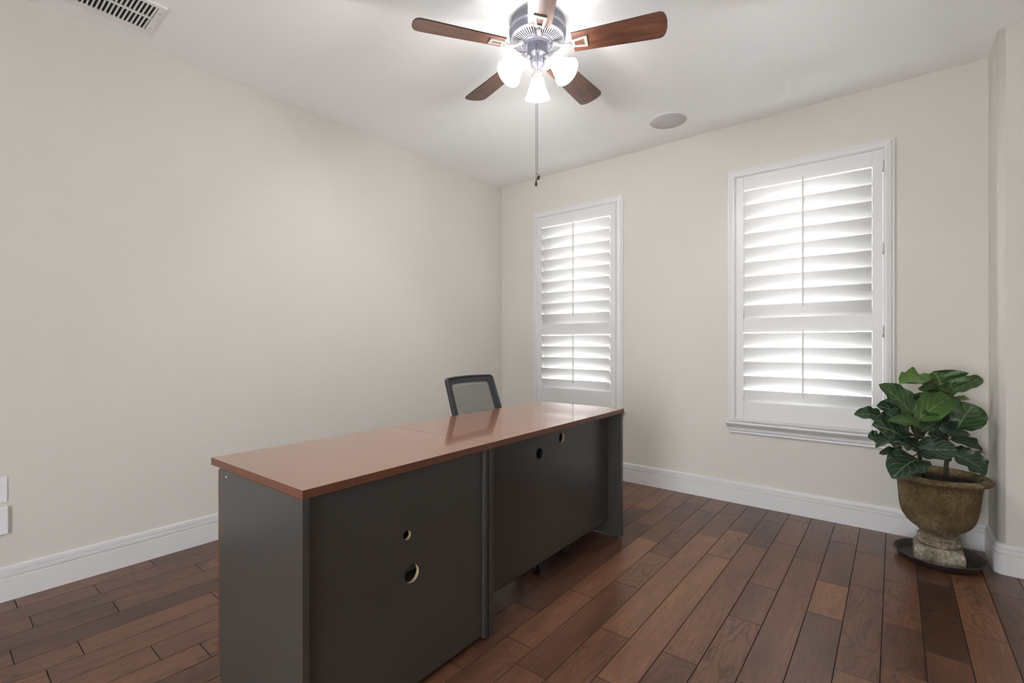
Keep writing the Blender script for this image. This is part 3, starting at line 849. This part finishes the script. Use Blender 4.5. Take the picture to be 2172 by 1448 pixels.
# plinth : square with softened, eroded edges
def sq(s, z, r=.012):
    vs = []
    for cx_, cy_, a0 in ((1, 1, 0), (-1, 1, PI / 2), (-1, -1, PI), (1, -1, 3 * PI / 2)):
        for i in range(5):
            t = a0 + i / 4 * PI / 2
            j = random.uniform(-.0012, .0012)
            vs.append(bm.verts.new((cx_ * (s - r) + (r + j) * math.cos(t), cy_ * (s - r) + (r + j) * math.sin(t), z)))
    return vs
prev = None
for s, z in ((.094, 0), (.101, .004), (.102, .03), (.101, .055), (.097, .068), (.088, .076), (.078, .080)):
    R_ = sq(s, z)
    if prev: bridge(bm, prev, R_, 0, False)
    else: bm.faces.new(R_[::-1])
    prev = R_
bm.faces.new(prev)
prof = [(.078, .079), (.086, .084), (.091, .094), (.090, .104), (.082, .111), (.086, .116), (.088, .122), (.084, .129), (.073, .134), (.070, .140), (.077, .148), (.085, .154), (.088, .160),
        (.094, .166), (.112, .178), (.132, .198), (.147, .224), (.156, .255), (.162, .290), (.165, .330), (.168, .370), (.171, .400), (.176, .414), (.190, .424), (.205, .430), (.212, .438), (.213, .446), (.206, .453), (.192, .457), (.178, .456), (.168, .448), (.160, .430), (.155, .40)]
NSEG = 72
vals = []
prev = None
for r, z in prof:
    R_ = []
    for i in range(NSEG):
        t = 2 * PI * i / NSEG
        w = r * (1 + .006 * math.sin(3 * t + z * 20) + random.uniform(-.004, .004))
        if .17 < z < .41: w += .0022 * max(0, math.cos(8 * t)) ** 6
        R_.append(bm.verts.new((w * math.cos(t), w * math.sin(t), z + random.uniform(-.0008, .0008))))
    if prev: bridge(bm, prev, R_)
    prev = R_
urn = build('urn', bm, M_URN, pot)
bm = NB(); prev = None
for r in (.1655, .13, .09, .05, .02):
    R_ = [bm.verts.new((r * math.cos(2 * PI * i / 36), r * math.sin(2 * PI * i / 36), .420 + (.012 * (1 - r / .16)) + random.uniform(-.004, .004))) for i in range(36)]
    if prev: bridge(bm, prev, R_)
    prev = R_
bm.faces.new(prev)
build('soil', bm, M_SOIL, pot)

# leaves: (base, tip, full width, roll deg, curl, tone), metres from the pot's axis on the floor
LV = [
#LEAVES
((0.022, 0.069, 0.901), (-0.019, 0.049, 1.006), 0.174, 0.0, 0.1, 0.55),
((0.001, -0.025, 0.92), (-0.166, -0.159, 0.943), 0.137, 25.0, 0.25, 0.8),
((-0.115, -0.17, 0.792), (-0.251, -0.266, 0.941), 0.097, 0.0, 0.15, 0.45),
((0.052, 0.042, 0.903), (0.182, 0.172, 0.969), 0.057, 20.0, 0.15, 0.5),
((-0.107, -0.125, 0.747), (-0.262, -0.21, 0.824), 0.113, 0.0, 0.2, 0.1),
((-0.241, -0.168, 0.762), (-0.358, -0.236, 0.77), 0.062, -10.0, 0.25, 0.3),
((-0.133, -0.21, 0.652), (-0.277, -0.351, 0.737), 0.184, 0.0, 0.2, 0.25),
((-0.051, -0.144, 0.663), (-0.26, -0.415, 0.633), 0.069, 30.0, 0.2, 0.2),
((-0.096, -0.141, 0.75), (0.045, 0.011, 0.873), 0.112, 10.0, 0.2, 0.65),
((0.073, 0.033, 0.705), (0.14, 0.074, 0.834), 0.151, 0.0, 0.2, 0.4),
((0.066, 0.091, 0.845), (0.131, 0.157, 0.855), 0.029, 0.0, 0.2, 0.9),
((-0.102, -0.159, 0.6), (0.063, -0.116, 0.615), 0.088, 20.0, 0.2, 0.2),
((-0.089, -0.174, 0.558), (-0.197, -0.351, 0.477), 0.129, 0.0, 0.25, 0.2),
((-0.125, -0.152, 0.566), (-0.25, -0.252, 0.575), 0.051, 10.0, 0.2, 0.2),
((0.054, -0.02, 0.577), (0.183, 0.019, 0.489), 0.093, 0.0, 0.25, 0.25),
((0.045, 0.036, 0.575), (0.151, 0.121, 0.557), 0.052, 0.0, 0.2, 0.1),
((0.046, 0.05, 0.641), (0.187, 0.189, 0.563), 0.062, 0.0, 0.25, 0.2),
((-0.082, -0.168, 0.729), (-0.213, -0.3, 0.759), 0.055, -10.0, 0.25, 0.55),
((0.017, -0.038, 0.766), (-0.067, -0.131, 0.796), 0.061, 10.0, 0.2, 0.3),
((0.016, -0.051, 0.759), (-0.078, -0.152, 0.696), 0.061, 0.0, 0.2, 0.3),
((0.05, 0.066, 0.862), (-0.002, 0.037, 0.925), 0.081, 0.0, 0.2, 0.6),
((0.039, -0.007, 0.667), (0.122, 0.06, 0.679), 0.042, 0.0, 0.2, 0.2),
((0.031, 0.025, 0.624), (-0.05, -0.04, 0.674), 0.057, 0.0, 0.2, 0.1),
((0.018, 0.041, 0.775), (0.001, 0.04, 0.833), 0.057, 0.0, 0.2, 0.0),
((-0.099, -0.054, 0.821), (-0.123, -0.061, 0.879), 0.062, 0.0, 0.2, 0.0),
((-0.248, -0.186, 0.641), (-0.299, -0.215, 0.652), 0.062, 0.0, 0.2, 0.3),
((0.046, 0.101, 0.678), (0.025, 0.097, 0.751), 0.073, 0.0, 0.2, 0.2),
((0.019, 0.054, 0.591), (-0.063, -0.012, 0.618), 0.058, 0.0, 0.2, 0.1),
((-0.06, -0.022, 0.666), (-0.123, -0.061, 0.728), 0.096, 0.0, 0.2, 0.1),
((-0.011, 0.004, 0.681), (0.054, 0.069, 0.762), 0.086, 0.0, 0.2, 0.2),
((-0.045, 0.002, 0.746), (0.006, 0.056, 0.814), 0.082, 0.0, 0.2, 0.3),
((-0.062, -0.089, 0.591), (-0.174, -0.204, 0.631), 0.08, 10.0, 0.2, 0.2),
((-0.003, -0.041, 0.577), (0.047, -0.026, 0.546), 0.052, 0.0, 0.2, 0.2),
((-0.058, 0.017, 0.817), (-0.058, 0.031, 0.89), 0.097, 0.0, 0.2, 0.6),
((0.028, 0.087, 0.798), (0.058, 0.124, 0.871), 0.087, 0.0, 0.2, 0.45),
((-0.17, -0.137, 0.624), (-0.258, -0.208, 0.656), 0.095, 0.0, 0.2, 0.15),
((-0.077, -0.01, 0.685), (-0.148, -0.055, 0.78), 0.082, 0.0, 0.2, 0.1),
#ENDL
]
GX, GY = 3.31 - PX, 3.41 - PY
view = Vector((PX - 3.123, PY - 0, .75 - 1.16)).normalized()     # photographer's side of the room
def add_leaf(bm, uvl, tl, B, T, W, roll, curl, tone):
    W *= 1.55
    B = Vector(B); T = Vector(T); B.x += GX; B.y += GY; T.x += GX; T.y += GY; B.z -= .007; T.z -= .007
    ax = T - B; Ln = ax.length; ax.normalize()
    n = (-view) * .75 + Vector((0, 0, 1)) * .55
    n = (n - ax * n.dot(ax)).normalized()
    n = Matrix.Rotation(math.radians(roll), 3, ax) @ n
    s = ax.cross(n).normalized()
    nv, nu = 16, 10
    rows = []
    ph = random.uniform(0, 6)
    for i in range(nv + 1):
        v = i / nv
        # fiddle outline: narrow near base, waist, broad above, rounded tip
        prof = (math.sin(PI * min(1, v ** .62)) ** .55) * (.72 + .34 * v) if 0 < v < 1 else 0.
        prof *= 1 - .10 * math.exp(-((v - .33) / .09) ** 2)
        hw_ = max(W / 2 * prof, .0012)
        c = B + ax * (Ln * v) + n * (curl * Ln * (.42 * math.sin(PI * v) * 1.0 - .25 * v * v + .25 * v))
        row = []
        for j in range(nu + 1):
            u = -1 + 2 * j / nu
            wave = .075 * W * math.sin(v * 17 + ph + (2 if u > 0 else 0)) * abs(u) ** 2.2 
            cup = .16 * W * u * u + .02 * W * math.cos(v * 2 * PI * 6.5) * (abs(u) - abs(u) ** 3)
            row.append((bm.verts.new(c + s * (hw_ * u) + n * ((cup + wave) * min(1, prof * 1.3))), u, v))
        rows.append(row)
    for i in range(nv):
        for j in range(nu):
            q = (rows[i][j], rows[i][j + 1], rows[i + 1][j + 1], rows[i + 1][j])
            f = bm.faces.new([t[0] for t in q]); f.smooth = True
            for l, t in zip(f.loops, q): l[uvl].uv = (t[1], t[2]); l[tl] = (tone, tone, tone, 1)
    return B
bm = NB(); uvl = bm.loops.layers.uv.new('UVMap'); tl = bm.loops.layers.float_color.new('tone')
bases = []
for B, T, W, roll, curl, tone in LV: bases.append(add_leaf(bm, uvl, tl, B, T, W, roll, curl, tone))
me = bpy.data.meshes.new('foliage'); bm.to_mesh(me); bm.free(); me.materials.append(M_LEAF)
fo = bpy.data.objects.new('foliage', me); C.objects.link(fo); fo.parent = pot
bm = NB()
s1 = [Vector(p) for p in ((.03, .02, .40), (.036, .03, .55), (.034, .035, .66), (.045, .04, .78), (.056, .045, .90))]
s2 = [Vector(p) for p in ((-.05, -.04, .40), (-.075, -.07, .53), (-.09, -.09, .64), (-.10, -.10, .74), (-.105, -.09, .83))]
tube(bm, s1, [.011, .010, .009, .007, .005], 10); tube(bm, s2, [.011, .010, .008, .006, .004], 10)
pts = []
for s in (s1, s2):
    for a, b_ in zip(s, s[1:]):
        for q in range(6): pts.append(a.lerp(b_, q / 6))
for B in bases:
    cand = [p for p in pts if p.z < B.z + .01] or pts
    p = min(cand, key=lambda p: (p - B).length + max(0, .0))
    m_ = (p + B) / 2 + Vector((0, 0, -.008))
    if (p - B).length > .005: tube(bm, [p, m_, B], [.0035, .0028, .0024], 6)
build('stem', bm, M_STEM, pot)

# ------------------------------------------------------------------ lights
for i, p in enumerate(bulb_world):
    l = bpy.data.lights.new('fan_lamp_light', 'POINT'); l.energy = 52.; l.shadow_soft_size = .03; l.color = (1., .98, .965)
    o = bpy.data.objects.new('fan_lamp_light', l); C.objects.link(o); o.location = p
w = bpy.data.worlds.new('World'); sc.world = w; w.use_nodes = True
bg = w.node_tree.nodes['Background']; bg.inputs[0].default_value = (.96, .98, 1., 1); bg.inputs[1].default_value = 6.

# ------------------------------------------------------------------ camera
cam = bpy.data.cameras.new('camera'); co = bpy.data.objects.new('camera', cam); C.objects.link(co)
co.location = (3.123, 0, 1.16); co.rotation_euler = (PI / 2, 0, math.radians(38.819))
cam.sensor_width = 36; cam.lens = 1008. / 2172 * 36; cam.shift_y = 3. / 2172; cam.clip_start = .05
sc.camera = co
sc.view_settings.view_transform = 'Standard'; sc.view_settings.look = 'None'
sc.view_settings.exposure = .88; sc.view_settings.gamma = 1.; sc.view_settings.use_curve_mapping = False
sc.cycles.use_denoising = True
sc.cycles.max_bounces = 12; sc.cycles.diffuse_bounces = 8; sc.cycles.transparent_max_bounces = 12
sc.cycles.sample_clamp_indirect = 6.
